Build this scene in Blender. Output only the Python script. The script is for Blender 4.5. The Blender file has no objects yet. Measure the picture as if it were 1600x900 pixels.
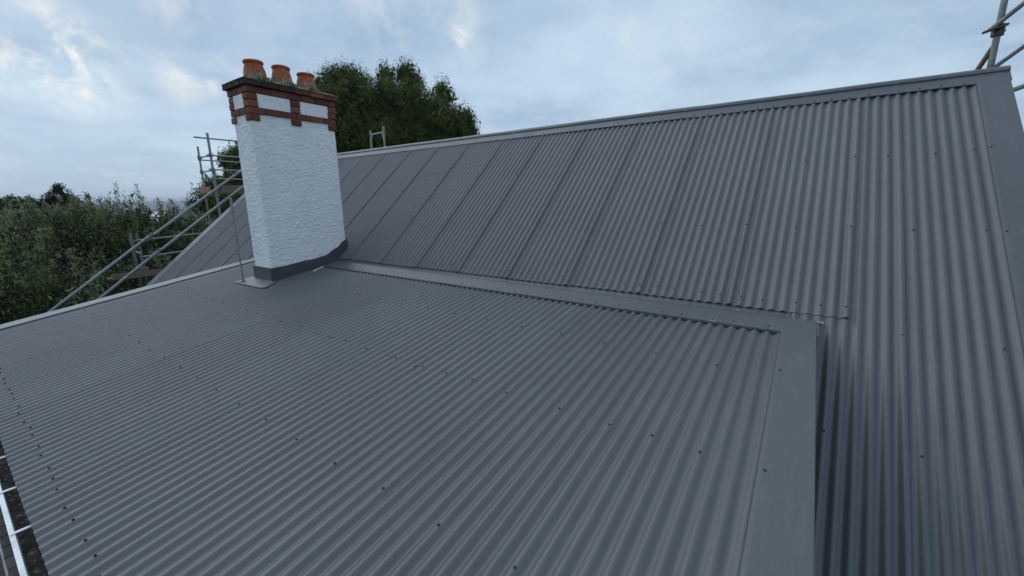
import bpy, bmesh, math, random
import numpy as np
from mathutils import Matrix, Vector, noise
from math import sin, cos, tan, pi, radians as R

sc = bpy.context.scene
col = sc.collection
rng = np.random.default_rng(7)
random.seed(7)

# ------------------------------------------------------------------ camera
# X runs along the ridge (away is -X), Y runs up the slope, Z up; the lens is at the origin
f_px = 640.8
F_ = Vector((-0.56449706, 0.79834973, -0.20971595))
R_ = Vector((0.81809923, 0.57491892, -0.01348608))
U_ = Vector((-0.10980305, 0.17918131, 0.97766934))
cam = bpy.data.cameras.new('camera')
cam.sensor_width = 36.0
cam.sensor_fit = 'HORIZONTAL'
cam.lens = 36.0 * f_px / 1600.0
cam.clip_start = 0.05
cam.clip_end = 30000
camo = bpy.data.objects.new('camera', cam)
col.objects.link(camo)
M = Matrix((R_, U_, -F_)).transposed().to_4x4()
camo.matrix_world = M
sc.camera = camo

# ------------------------------------------------------------------ sky
SUN_DIR = Vector((-0.77, 0.06, 0.63)).normalized()      # towards the bright part of the overcast, off to the left
world = bpy.data.worlds.new('World')
sc.world = world
world.use_nodes = True
wt = world.node_tree
wt.nodes.clear()
def WN(t, **kw):
    n = wt.nodes.new(t)
    for k, v in kw.items():
        setattr(n, k, v)
    return n
def wmath(op, a, b=None, c=None, clamp=False):
    n = WN('ShaderNodeMath', operation=op, use_clamp=clamp)
    for i, v in enumerate((a, b, c)):
        if v is None: continue
        if isinstance(v, (int, float)): n.inputs[i].default_value = v
        else: wt.links.new(v, n.inputs[i])
    return n.outputs[0]
def wmix(fac, a, b):
    n = WN('ShaderNodeMix', data_type='RGBA')
    for s, v in ((n.inputs[0], fac), (n.inputs[6], a), (n.inputs[7], b)):
        if isinstance(v, (int, float)): s.default_value = v
        elif isinstance(v, tuple): s.default_value = (*v, 1)
        else: wt.links.new(v, s)
    return n.outputs[2]
sky = WN('ShaderNodeTexSky', sky_type='NISHITA')
sky.sun_disc = False
sky.sun_elevation = math.asin(SUN_DIR.z)
sky.sun_rotation = math.atan2(SUN_DIR.x, SUN_DIR.y)
skys = WN('ShaderNodeVectorMath', operation='SCALE')
wt.links.new(sky.outputs[0], skys.inputs[0]); skys.inputs[3].default_value = 0.10
tc = WN('ShaderNodeTexCoord')
sep = WN('ShaderNodeSeparateXYZ'); wt.links.new(tc.outputs['Generated'], sep.inputs[0])
zz = wmath('MAXIMUM', sep.outputs[2], 0.0)
den = wmath('ADD', zz, 0.16)
cmb = WN('ShaderNodeCombineXYZ')
wt.links.new(wmath('DIVIDE', sep.outputs[0], den), cmb.inputs[0])
wt.links.new(wmath('DIVIDE', sep.outputs[1], den), cmb.inputs[1])
def wnoise(scale, detail, rough, off, dist=0.0):
    mp = WN('ShaderNodeMapping'); wt.links.new(cmb.outputs[0], mp.inputs[0])
    mp.inputs['Location'].default_value = off
    n = WN('ShaderNodeTexNoise'); wt.links.new(mp.outputs[0], n.inputs[0])
    n.inputs['Scale'].default_value = scale; n.inputs['Detail'].default_value = detail
    n.inputs['Roughness'].default_value = rough; n.inputs['Distortion'].default_value = dist
    return n.outputs[0]
def wramp(v, lo, hi):
    n = WN('ShaderNodeMapRange', interpolation_type='SMOOTHSTEP'); wt.links.new(v, n.inputs[0])
    n.inputs[1].default_value = lo; n.inputs[2].default_value = hi
    return n.outputs[0]
big = wramp(wnoise(0.62, 5, 0.5, (3.1, 1.7, 0), 0.35), 0.40, 0.66)
mid = wramp(wnoise(1.7, 6, 0.55, (7.3, 4.2, 0), 0.3), 0.34, 0.70)
fine = wnoise(4.6, 6, 0.6, (1.3, 9.2, 0), 0.3)
cl = wmix(big, (0.295, 0.415, 0.560), (0.495, 0.625, 0.755))
cl = wmix(wmath('MULTIPLY', mid, 0.42), cl, (0.545, 0.675, 0.79))
cl = wmix(wmath('MULTIPLY', wramp(fine, 0.45, 0.78), 0.24), cl, (0.70, 0.80, 0.88))
# thin breaks in the deck where the brighter layer above shows
brk = None
for (x, y, w, s) in ((88, 92, 0.070, 1.4), (118, 108, 0.045, 1.1), (285, 124, 0.040, .55), (345, 122, 0.035, .7), (270, 2, 0.05, .30), (590, 12, 0.07, .25),
                     (705, 28, 0.06, .35), (720, 58, 0.03, .7), (1050, 75, 0.05, .25), (985, 66, 0.04, .2)):
    d = (F_ + R_ * ((x - 800) / f_px) - U_ * ((y - 450) / f_px)).normalized()
    vd = WN('ShaderNodeVectorMath', operation='DISTANCE')
    wt.links.new(tc.outputs['Generated'], vd.inputs[0]); vd.inputs[1].default_value = d
    g = wmath('SUBTRACT', 1.0, wramp(vd.outputs['Value'], 0.0, w * 1.5))
    g = wmath('MULTIPLY', g, s)
    brk = g if brk is None else wmath('MAXIMUM', brk, g)
hn = WN('ShaderNodeTexNoise'); wt.links.new(tc.outputs['Generated'], hn.inputs[0])
hn.inputs['Scale'].default_value = 13.0; hn.inputs['Detail'].default_value = 6; hn.inputs['Roughness'].default_value = 0.6; hn.inputs['Distortion'].default_value = 0.4
holes = wramp(hn.outputs[0], 0.38, 0.66)
brk = wmath('MULTIPLY', brk, holes)
cl = wmix(wmath('MINIMUM', brk, 1.0), cl, (1.0, 0.96, 0.84))
# lighter, bluer band low down
low = wmath('SUBTRACT', 1.0, wramp(sep.outputs[2], 0.0, 0.17))
cl = wmix(wmath('MULTIPLY', low, 0.55), cl, (0.49, 0.63, 0.77))
cover = wmix(0.94, skys.outputs[0], cl)
bg = WN('ShaderNodeBackground'); wt.links.new(cover, bg.inputs[0]); bg.inputs[1].default_value = 1.03
wo = WN('ShaderNodeOutputWorld'); wt.links.new(bg.outputs[0], wo.inputs[0])

# ------------------------------------------------------------------ sun behind the overcast
sl = bpy.data.lights.new('sun', 'SUN')
sl.energy = 1.1
sl.angle = R(72)
sl.color = (0.88, 0.94, 1.0)
so = bpy.data.objects.new('sun', sl)
col.objects.link(so)
so.rotation_euler = (-SUN_DIR).to_track_quat('-Z', 'Y').to_euler()

sc.view_settings.view_transform = 'Standard'
sc.view_settings.look = 'None'
sc.view_settings.exposure = 0.2
sc.view_settings.gamma = 1.0
sc.view_settings.use_curve_mapping = False

# ------------------------------------------------------------------ helpers
def ray(x, y):
    return F_ + R_ * ((x - 800) / f_px) - U_ * ((y - 450) / f_px)
def onX(x, y, X): d = ray(x, y); return d * (X / d.x)
def at(x, y, dist):
    d = ray(x, y); h = math.hypot(d.x, d.y); return d * (dist / h)

def link(name, me, mat=None, parent=None):
    o = bpy.data.objects.new(name, me)
    col.objects.link(o)
    if mat is not None and me is not None and not me.materials: me.materials.append(mat)
    if parent is not None: o.parent = parent
    return o
def tag(o, label=None, cat=None, group=None, kind=None):
    if label: o['label'] = label
    if cat: o['category'] = cat
    if group: o['group'] = group
    if kind: o['kind'] = kind
    return o
def empty(name, label, cat, loc=(0, 0, 0), group=None):
    o = bpy.data.objects.new(name, None); col.objects.link(o)
    o.location = loc; o.empty_display_size = 0.2
    return tag(o, label, cat, group)
def fix(o):
    """keep world placement for a child of a moved empty"""
    if o.parent is not None:
        p = o.parent; off = Vector((0, 0, 0))
        while p is not None: off += p.location; p = p.parent
        o.location = -off + o.location
    return o

class MB:
    def __init__(s): s.v = []; s.f = []
    def add(s, vs, fs):
        b = len(s.v); s.v += [tuple(v) for v in vs]; s.f += [tuple(b + i for i in f) for f in fs]
    def box(s, a, b):
        x0, y0, z0 = a; x1, y1, z1 = b
        s.add([(x0,y0,z0),(x1,y0,z0),(x1,y1,z0),(x0,y1,z0),(x0,y0,z1),(x1,y0,z1),(x1,y1,z1),(x0,y1,z1)],
              [(0,3,2,1),(4,5,6,7),(0,1,5,4),(1,2,6,5),(2,3,7,6),(3,0,4,7)])
    def tube(s, a, b, r, n=10, r2=None, cap=True):
        a = Vector(a); b = Vector(b); r2 = r if r2 is None else r2
        d = (b - a).normalized(); u = d.orthogonal().normalized(); w = d.cross(u)
        vs = [a + (u*cos(2*pi*i/n) + w*sin(2*pi*i/n))*r for i in range(n)] + [b + (u*cos(2*pi*i/n) + w*sin(2*pi*i/n))*r2 for i in range(n)]
        fs = [(i, (i+1)%n, n+(i+1)%n, n+i) for i in range(n)]
        if cap: fs += [tuple(range(n-1, -1, -1)), tuple(range(n, 2*n))]
        s.add(vs, fs)
    def beam(s, a, b, w, h, up=(0,0,1)):
        a = Vector(a); b = Vector(b); d = (b-a).normalized(); side = d.cross(Vector(up)).normalized(); u = side.cross(d)
        q = [side*w/2*i + u*h/2*j for i, j in ((-1,-1),(1,-1),(1,1),(-1,1))]
        s.add([a+k for k in q]+[b+k for k in q], [(0,3,2,1),(4,5,6,7),(0,1,5,4),(1,2,6,5),(2,3,7,6),(3,0,4,7)])
    def strip(s, prof, x0, x1):
        """profile of (y,z) swept along X"""
        n = len(prof)
        s.add([(x0, y, z) for y, z in prof] + [(x1, y, z) for y, z in prof], [(i, i+1, n+i+1, n+i) for i in range(n-1)])
    def mesh(s, name, smooth=False):
        me = bpy.data.meshes.new(name); me.from_pydata(s.v, [], s.f); me.update()
        if smooth: me.shade_smooth()
        return me
    def build(s, name, mat, parent=None, smooth=False):
        return fix(link(name, s.mesh(name, smooth), mat, parent))

def np_mesh(name, verts, quads, tint=None, smooth=False):
    me = bpy.data.meshes.new(name)
    nv, nf, k = len(verts), len(quads), quads.shape[1]
    me.vertices.add(nv); me.vertices.foreach_set('co', np.ascontiguousarray(verts, dtype=np.float32).ravel())
    me.loops.add(nf*k); me.loops.foreach_set('vertex_index', np.ascontiguousarray(quads, dtype=np.int32).ravel())
    me.polygons.add(nf); me.polygons.foreach_set('loop_start', np.arange(nf, dtype=np.int32)*k)
    me.polygons.foreach_set('loop_total', np.full(nf, k, dtype=np.int32))
    if smooth: me.polygons.foreach_set('use_smooth', np.ones(nf, dtype=bool))
    if tint is not None:
        a = me.attributes.new('tint', 'FLOAT', 'POINT'); a.data.foreach_set('value', np.ascontiguousarray(tint, dtype=np.float32))
    me.update(calc_edges=True); me.validate()
    return me

# ------------------------------------------------------------------ materials
def material(name, base, rough=0.6, spec=0.5, metal=0.0):
    m = bpy.data.materials.new(name); m.use_nodes = True
    b = m.node_tree.nodes['Principled BSDF']
    b.inputs['Base Color'].default_value = (*base, 1); b.inputs['Roughness'].default_value = rough
    b.inputs['Specular IOR Level'].default_value = spec; b.inputs['Metallic'].default_value = metal
    return m
def nodes(m): return m.node_tree, m.node_tree.nodes['Principled BSDF']
def add_noise(m, scale, detail=4, rough=0.55, obj=True, stretch=None):
    t, b = nodes(m)
    c = t.nodes.new('ShaderNodeTexCoord'); n = t.nodes.new('ShaderNodeTexNoise')
    src = c.outputs['Object']
    if stretch:
        mp = t.nodes.new('ShaderNodeMapping'); t.links.new(src, mp.inputs[0]); mp.inputs['Scale'].default_value = stretch; src = mp.outputs[0]
    t.links.new(src, n.inputs[0])
    n.inputs['Scale'].default_value = scale; n.inputs['Detail'].default_value = detail; n.inputs['Roughness'].default_value = rough
    return n.outputs[0]
def ramp(m, v, stops):
    t, b = nodes(m)
    r = t.nodes.new('ShaderNodeValToRGB'); t.links.new(v, r.inputs[0])
    e = r.color_ramp.elements
    while len(e) < len(stops): e.new(0.5)
    for i, (p, c) in enumerate(stops):
        e[i].position = p; e[i].color = (*c, 1)
    return r.outputs[0]
def mixc(m, fac, a, b_):
    t, b = nodes(m)
    n = t.nodes.new('ShaderNodeMix'); n.data_type = 'RGBA'
    for s, v in ((n.inputs[0], fac), (n.inputs[6], a), (n.inputs[7], b_)):
        if isinstance(v, (int, float)): s.default_value = v
        elif isinstance(v, tuple): s.default_value = (*v, 1)
        else: t.links.new(v, s)
    return n.outputs[2]
def setc(m, v, inp='Base Color'):
    t, b = nodes(m); t.links.new(v, b.inputs[inp])
def maprange(m, v, a, b_, c, d):
    t, b = nodes(m); n = t.nodes.new('ShaderNodeMapRange'); t.links.new(v, n.inputs[0])
    for i, k in enumerate((a, b_, c, d)): n.inputs[i+1].default_value = k
    return n.outputs[0]
def bump(m, v, strength, dist):
    t, b = nodes(m); n = t.nodes.new('ShaderNodeBump'); t.links.new(v, n.inputs['Height'])
    n.inputs['Strength'].default_value = strength; n.inputs['Distance'].default_value = dist
    old = b.inputs['Normal'].links
    if old: t.links.new(old[0].from_socket, n.inputs['Normal'])
    t.links.new(n.outputs[0], b.inputs['Normal'])
def objrand(m):
    t, b = nodes(m); return t.nodes.new('ShaderNodeObjectInfo').outputs['Random']

def steel_paint(name, c0, c1, rough, scuffs=False):
    m = material(name, c0, rough, 0.70)
    nodes(m)[1].inputs['IOR'].default_value = 1.55
    big_ = add_noise(m, 1.3, 5, 0.6)
    cc = ramp(m, big_, [(0.3, c0), (0.72, c1)])
    grain = add_noise(m, 260, 2, 0.6)
    cc = mixc(m, maprange(m, grain, 0.40, 0.75, 0, 0.35), cc, tuple(min(1, k*1.9) for k in c1))
    dust = add_noise(m, 5.5, 7, 0.72, stretch=(3.0, 0.5, 1.0))
    cc = mixc(m, maprange(m, dust, 0.52, 0.80, 0, 0.30), cc, (0.21, 0.215, 0.22))
    if not scuffs:                                        # sheets differ a little from batch to batch; runs down the slope
        cc = mixc(m, maprange(m, objrand(m), 0, 1, 0, 0.16), cc, (0.15, 0.15, 0.155))
        run = add_noise(m, 6.5, 4, 0.6, stretch=(2.2, 0.16, 0.16))
        cc = mixc(m, maprange(m, run, 0.55, 0.78, 0, 0.22), cc, (0.16, 0.16, 0.16))
    if scuffs:
        s = add_noise(m, 16, 3, 0.5, stretch=(1, 0.7, 1)); s2 = add_noise(m, 3.1, 2, 0.5)
        t, b = nodes(m); mu = t.nodes.new('ShaderNodeMath'); mu.operation = 'MULTIPLY'
        t.links.new(maprange(m, s, 0.66, 0.74, 0, 1), mu.inputs[0]); t.links.new(maprange(m, s2, 0.54, 0.66, 0, 0.6), mu.inputs[1])
        cc = mixc(m, mu.outputs[0], cc, (0.42, 0.43, 0.44))
    setc(m, cc)
    setc(m, maprange(m, dust, 0.3, 0.8, rough - 0.05, rough + 0.14), 'Roughness')
    bump(m, grain, 0.12, 0.0015)
    return m
m_sheet = steel_paint('painted_corrugated_steel', (0.060, 0.062, 0.067), (0.078, 0.080, 0.085), 0.45)
m_flash = steel_paint('painted_flat_steel', (0.069, 0.072, 0.078), (0.086, 0.089, 0.095), 0.46, True)
m_apron = steel_paint('shaded_flashing_steel', (0.045, 0.045, 0.051), (0.056, 0.056, 0.062), 0.45)  # flashing steel made darker: shade of the upright faces put into the colour
m_deck = material('roof_underlay', (0.02, 0.02, 0.022), 0.9)
m_screw = material('dark_screw_heads', (0.022, 0.023, 0.027), 0.4)
m_foam = material('foam_closure', (0.026, 0.034, 0.031), 0.95)
setc(m_foam, ramp(m_foam, add_noise(m_foam, 14, 4), [(0.35, (0.016, 0.021, 0.019)), (0.75, (0.06, 0.068, 0.058))]))
m_render = material('white_painted_roughcast', (0.80, 0.81, 0.82), 0.75, 0.3)
_n = add_noise(m_render, 2.0, 6, 0.65)
setc(m_render, ramp(m_render, _n, [(0.25, (0.80, 0.81, 0.82)), (0.6, (0.89, 0.895, 0.90))]))
bump(m_render, add_noise(m_render, 95, 5, 0.65, stretch=(1, 0.75, 1.5)), 0.9, 0.008)
def brick_mat(name, a, b_, c, lich):
    m = material(name, a, 0.85, 0.3)
    base = ramp(m, objrand(m), [(0.0, a), (0.5, b_), (1.0, c)])
    n1 = add_noise(m, 22, 6, 0.7); n2 = add_noise(m, 7, 6, 0.7)
    cc = mixc(m, maprange(m, n1, 0.45, 0.8, 0, 0.55), base, tuple(k*0.42 for k in a))
    cc = mixc(m, maprange(m, n2, 0.58, 0.72, 0, lich), cc, (0.30, 0.27, 0.22))
    setc(m, cc); bump(m, n1, 0.7, 0.006)
    return m
m_brick = brick_mat('red_brick', (0.20, 0.070, 0.042), (0.135, 0.046, 0.034), (0.26, 0.100, 0.058), 0.34)
m_brickcap = brick_mat('sooty_brick', (0.075, 0.040, 0.032), (0.045, 0.032, 0.028), (0.125, 0.052, 0.038), 0.35)
m_mortar = material('mortar', (0.10, 0.075, 0.065), 0.95)
bump(m_mortar, add_noise(m_mortar, 60, 5), 0.6, 0.006)
m_flaunch = material('lichen_mortar', (0.20, 0.19, 0.17), 0.95)
setc(m_flaunch, ramp(m_flaunch, add_noise(m_flaunch, 20, 7, 0.75), [(0.32, (0.045, 0.042, 0.036)), (0.5, (0.17, 0.155, 0.12)), (0.62, (0.40, 0.39, 0.35)), (0.75, (0.12, 0.11, 0.05))]))
bump(m_flaunch, add_noise(m_flaunch, 35, 6, 0.7), 1.0, 0.012)
m_terra = material('terracotta', (0.42, 0.13, 0.045), 0.8, 0.3)
t_, b_ = nodes(m_terra)
_geo = t_.nodes.new('ShaderNodeTexCoord'); _sp = t_.nodes.new('ShaderNodeSeparateXYZ'); t_.links.new(_geo.outputs['Object'], _sp.inputs[0])
_ln = add_noise(m_terra, 24, 6, 0.7)
_add = t_.nodes.new('ShaderNodeMath'); _add.operation = 'SUBTRACT'; t_.links.new(_ln, _add.inputs[0])
_h = maprange(m_terra, _sp.outputs[2], 0.0, 0.22, -0.16, 0.20); t_.links.new(_h, _add.inputs[1])
_bc = ramp(m_terra, add_noise(m_terra, 9, 5), [(0.3, (0.28, 0.074, 0.028)), (0.7, (0.47, 0.140, 0.050))])
setc(m_terra, mixc(m_terra, maprange(m_terra, _add.outputs[0], 0.44, 0.58, 0, 0.9), _bc, ramp(m_terra, add_noise(m_terra, 45, 4), [(0.38, (0.075, 0.062, 0.04)), (0.55, (0.30, 0.28, 0.22)), (0.7, (0.50, 0.49, 0.43))])))
bump(m_terra, _ln, 0.4, 0.005)
m_flue_black = material('flue_black', (0.012, 0.011, 0.010), 0.95)
def galv(name, a, b_, rust=0.0):
    m = material(name, a, 0.48, 0.5, 0.55)
    cc = ramp(m, add_noise(m, 9, 6, 0.7), [(0.3, a), (0.7, b_)])
    if rust: cc = mixc(m, maprange(m, add_noise(m, 5, 6, 0.7), 0.47, 0.62, 0, rust), cc, (0.085, 0.04, 0.026))
    setc(m, cc); return m
m_galv = galv('galvanised_tube', (0.21, 0.225, 0.225), (0.34, 0.355, 0.355), 0.15)
m_galvo = galv('weathered_tube', (0.15, 0.16, 0.165), (0.27, 0.28, 0.285), 0.4)
m_rust = galv('rusty_clamp', (0.07, 0.045, 0.035), (0.12, 0.07, 0.05), 0.5)
m_orange = material('faded_orange_paint', (0.36, 0.15, 0.10), 0.7)
m_wood = material('weathered_plank', (0.22, 0.17, 0.12), 0.85)
setc(m_wood, ramp(m_wood, add_noise(m_wood, 12, 5, 0.6, stretch=(6, 0.6, 6)), [(0.3, (0.12, 0.095, 0.07)), (0.7, (0.27, 0.215, 0.155))]))
m_white = material('white_gutter', (0.80, 0.80, 0.80), 0.4)
setc(m_white, ramp(m_white, add_noise(m_white, 14, 5, 0.7), [(0.3, (0.58, 0.58, 0.57)), (0.6, (0.82, 0.82, 0.83))]))
m_gutter_in = material('dirty_gutter_inside', (0.06, 0.05, 0.045), 0.9)
setc(m_gutter_in, ramp(m_gutter_in, add_noise(m_gutter_in, 26, 6, 0.7), [(0.44, (0.022, 0.018, 0.015)), (0.56, (0.06, 0.05, 0.04)), (0.70, (0.40, 0.39, 0.37))]))
m_debris = material('leaf_litter', (0.05, 0.036, 0.024), 0.95)
m_wall = material('pale_weatherboard', (0.62, 0.62, 0.60), 0.7)

# ------------------------------------------------------------------ ground, far land
m_ground = material('ground', (0.05, 0.06, 0.035), 0.95, 0.2)
_g = add_noise(m_ground, 0.02, 8, 0.65); _g2 = add_noise(m_ground, 0.9, 6, 0.65)
_gc = ramp(m_ground, _g, [(0.35, (0.022, 0.034, 0.020)), (0.55, (0.045, 0.060, 0.030)), (0.72, (0.085, 0.085, 0.06))])
setc(m_ground, mixc(m_ground, maprange(m_ground, _g2, 0.4, 0.7, 0, 0.6), _gc, (0.030, 0.036, 0.018)))
GZ = -4.6
def ground_h(r, a):
    pts = [(0, GZ), (26, GZ), (60, -7.5), (140, -15), (400, -24), (1200, -34), (3500, -42), (5200, -36), (7000, 22), (8200, 48), (9500, 40), (12000, 20)]
    z = np.interp(r, [p[0] for p in pts], [p[1] for p in pts])
    far = np.clip((r - 4800)/2500, 0, 1)
    return z + far*(9*np.sin(a*9 + 1) + 6*np.sin(a*23 + .4) + 3*np.sin(a*51))
rs = np.concatenate([[0.01, 6, 14, 26, 40, 60, 95, 140, 220, 400, 700, 1200, 2200, 3500], np.linspace(4400, 9500, 18), [12000]])
na = 220
aa = np.linspace(0, 2*pi, na, endpoint=False)
gv = np.array([(r*cos(a), r*sin(a), ground_h(r, a)) for r in rs for a in aa])
gq = np.array([(i*na+j, i*na+(j+1) % na, (i+1)*na+(j+1) % na, (i+1)*na+j) for i in range(len(rs)-1) for j in range(na)])
go = link('ground', np_mesh('ground', gv, gq, smooth=True), m_ground); tag(go, kind='structure')

# ------------------------------------------------------------------ house
TS, TL = R(41.48), R(9.0)
JY, JZ = 3.74, -0.8736                    # lower edge of the short steep sheets
cS, sS, cL, sL = cos(TS), sin(TS), cos(TL), sin(TL)
A, P, PH = 0.0096, 0.0762, 0.325          # corrugation half depth, pitch, phase (a crown)
def S(s, n=0.0): return (JY + s*cS - n*sS, JZ + s*sS + n*cS)          # steep plane: distance up slope, height off it
LY, LZ = 3.74, -0.91                       # low roof crown plane passes here
def L(y, n=0.0): return (y - n*sL, LZ + (y - LY)*tan(TL) + n*cL)      # low roof, n measured from the crown plane
def corr(x): return A*cos(2*pi*(x - PH)/P)

house = empty('house', 'long house roofed in new dark grey corrugated steel, with white gutter and low side wing', 'house', (0, 0, 0))
def deck(name, quads, parent):
    m = MB()
    for q in quads: m.add(q, [(0, 1, 2, 3)])
    return m.build(name, m_deck, parent)
RS = 2.985                                 # ridge, distance up slope
SB = -4.6                                  # foot of the long steep sheets
NX0, NX1 = 1.165, 1.377                     # near verge flashing
FX0, FX1 = -11.86, -12.13                  # far verge flashing
dk = MB()
for x0, x1, s0 in ((0.10, 1.36, SB), (-8.02, 0.10, -0.25), (-12.1, -8.02, SB)):
    a = S(s0, -0.035); b = S(RS, -0.035)
    dk.add([(x1, *a), (x0, *a), (x0, *b), (x1, *b)], [(0, 1, 2, 3)])
steep = dk.build('steep_roof', m_deck, house)
tag(steep, 'steep main roof of grey corrugated sheets rising to the ridge')
dk = MB()
a = L(0.09, -0.045); b = L(3.70, -0.045)
dk.add([(0.14, *a), (-8.02, *a), (-8.02, *b), (0.14, *b)], [(0, 1, 2, 3)])
lowr = dk.build('lower_roof', m_deck, house)
tag(lowr, 'low pitched roof of grey corrugated sheets below the steep roof')

def sheet(parent, x1, x0, place, u0, u1, lap=0.004, nu=9, seed=0, under=0.055, base=0.0, side=1, lip=0.0):
    """one corrugated sheet; x1 is the overlapping edge (towards +X), it runs on under its neighbour past x0"""
    if side > 0: xs = np.append(np.arange(x0 - under, x1 - 1e-4, P/12), x1)
    else: xs = np.append(x0, np.arange(x0 + 0.003, x1 + under, P/12))
    us = np.linspace(u0, u1, nu)
    V = []
    w = x1 - x0
    for j, u in enumerate(us):
        for x in xs:
            t = (x - x0)/w
            e = (x1 - x) if side > 0 else (x - x0)         # distance from the lapping edge
            k = max(0.0, min(1.0, 1 - (e - 0.012)/0.046))*(1 - 0.8*max(0.0, min(1.0, (u - u1 + 0.42)/0.2)))     # pressed down under the capping
            n = corr(x) + base + lap*k*k*(3 - 2*k) - 0.0012*(1 - k)
            n += 0.0011*noise.noise(Vector((x*2.2, u*1.1, seed*3.7))) + 0.0006*noise.noise(Vector((x*9, u*0.7, seed*1.7 + 9)))
            y, z = place(u, n)
            V.append((x, y, z))
    nx = len(xs)
    if lip:                                                # the cut edge turned down on to the neighbour
        W = []
        for j in range(nu):
            row = V[j*nx:(j+1)*nx]; y, z = place(us[j], corr(x1) + base + lap - lip)
            W += row + [(x1 + 0.002, y, z)]
        V = W; nx += 1
    Q = np.array([(j*nx+i, j*nx+i+1, (j+1)*nx+i+1, (j+1)*nx+i) for j in range(nu-1) for i in range(nx-1)])
    return fix(link('roof_sheet', np_mesh('roof_sheet', np.array(V), Q, smooth=True), m_sheet, parent))

plS = lambda u, n: S(u, n)
plL = lambda u, n: L(u, n - A)
STOP = RS - 0.05
# long sheets beside the low roof, near verge
sheet(steep, 0.650, 0.06, plS, SB, STOP, seed=1, base=-0.003, lap=0.008, nu=14, lip=0.008)
sheet(steep, 1.20, 0.650, plS, SB, STOP, seed=2, base=-0.003, lap=0.001, nu=14)
# short sheets above the low roof
xe = 0.345
i = 0
while xe > -8.0:
    sheet(steep, xe, xe - 0.762, plS, 0.0 + (0.004*(i % 3) - 0.004), STOP, lap=0.0105, seed=10 + i, base=0.0015, lip=0.010)
    xe -= 0.762; i += 1
# long sheets at the far gable
xe2 = xe
while xe2 > -11.6:
    sheet(steep, xe2, max(xe2 - 0.762, FX0 - 0.1), plS, SB, STOP, lap=0.0105, seed=40 + i, nu=12, lip=0.010)
    xe2 -= 0.762; i += 1
# low roof sheets
xe = -0.70 + 0.762
xe += -0.7366 - 0.020 + 0.70          # lapping edge 20 mm down the far side of a crown
i = 0
while xe > -7.9:
    sheet(lowr, xe, max(xe - 0.762, -7.95), plL, 0.036 + 0.003*(i % 2), 3.62, lap=0.0006, seed=70 + i, nu=12, side=-1)
    xe -= 0.762; i += 1

# --- flashings
def sweep(prof, x0, x1, name, mat, parent, nseg=1, wob=0.0):
    m = MB(); n = len(prof)
    xs = [x0 + (x1 - x0)*k/nseg for k in range(nseg + 1)]
    V = []
    for x in xs:
        for y, z in prof: V.append((x, y, z + wob*noise.noise(Vector((x*1.3, y*3, 2.2)))))
    m.add(V, [(k*n+i, k*n+i+1, (k+1)*n+i+1, (k+1)*n+i) for k in range(nseg) for i in range(n-1)])
    return m.build(name, mat, parent)
# junction flashing between the two pitches
bY = None
for yy in np.linspace(3.70, 3.86, 400):      # where the low plane meets the line just under the steep sheets
    y, z = L(yy, 0.002)
    n_ = -(y - JY)*sS + (z - JZ)*cS
    if n_ <= -(A + 0.004): bY = (y, z) if bY is None else bY
if bY is None: bY = L(3.75, 0.002)
def up_from(b, d): return (b[0] + d*cS, b[1] + d*sS)
for x_a, x_b, up_ in ((-2.65, 0.172, 0.0), (-5.45, -2.60, 0.0016), (-8.03, -5.40, 0.0)):
  sweep([L(3.437, -0.007 + up_), L(3.437, 0.002 + up_), (bY[0]-0.02, L(bY[0]-0.02, 0.002 + up_)[1]), bY, up_from(bY, 0.16)], x_a, x_b, 'junction_flashing', m_flash, lowr, 26, 0.0018)
# foam closure strip in the troughs under its edge
m = MB()
f0, f1 = L(3.412, -0.0012), L(3.45, -0.0012); g0 = L(3.408, -0.020)
m.strip([g0, f0, f1], -7.98, -0.02)
tag(m.build('foam_strip', m_foam, lowr), 'dark foam strip filling the troughs under the flashing edge')
# ridge capping: flange, small step and roll, mirrored behind
def capprof():
    a = [S(RS - 0.185, A - 0.004), S(RS - 0.183, A + 0.004), S(RS - 0.042, A + 0.006), S(RS - 0.038, A + 0.020), S(RS - 0.012, A + 0.030)]
    ry = S(RS)[0]
    return a + [(ry + 0.006, S(RS)[1] + 0.042)] + [(2*ry + 0.012 - y, z) for y, z in a[::-1]]
for k, (x_a, x_b) in enumerate(((-1.35, 1.385), (-4.08, -1.29), (-6.81, -4.02), (-9.54, -6.75), (-12.14, -9.48))):
    sweep([(y, z + 0.0018*(k % 2)) for y, z in capprof()], x_a, x_b, 'ridge_cap', m_flash, steep, 22, 0.004)
# rear slope closing the ridge
ry, rz = S(RS)
m = MB()
m.add([(1.36, ry + .01, rz - .02), (-12.1, ry + .01, rz - .02), (-12.1, ry + 5.0, rz - .02 - 5.0*tan(TS)), (1.36, ry + 5.0, rz - .02 - 5.0*tan(TS))], [(0, 1, 2, 3)])
m.build('rear_slope', m_sheet, house)
# verge flashings of the steep roof
def verge(parent, place, x_in, x_out, u0, u1, drop, off=0.002, shift=0.0):
    m = MB(); sg = 1 if x_out > x_in else -1
    prof = [(x_in, -0.010), (x_in + sg*0.002, off), (x_in + sg*0.02, off + 0.004), (x_out - sg*0.004, off + 0.004), (x_out, off), (x_out, off - drop), (x_out - sg*0.015, off - drop - 0.004)]
    n = len(prof); V = []; us = np.linspace(u0, u1, 24)
    for k, u in enumerate(us):
        for x, h in prof:
            uu = u
            if k == len(us) - 1 and shift: uu = u + shift*max(0, min(1, (x - x_in)/(x_out - x_in)))
            y, z = place(uu, h + 0.0016*noise.noise(Vector((x*6, u*1.4, 5.0))))
            V.append((x, y, z))
    m.add(V, [(k*n+i, k*n+i+1, (k+1)*n+i+1, (k+1)*n+i) for k in range(len(us)-1) for i in range(n-1)])
    return m.build('verge_flashing', m_flash, parent)
pS = lambda u, n: S(u, n + A)
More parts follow.
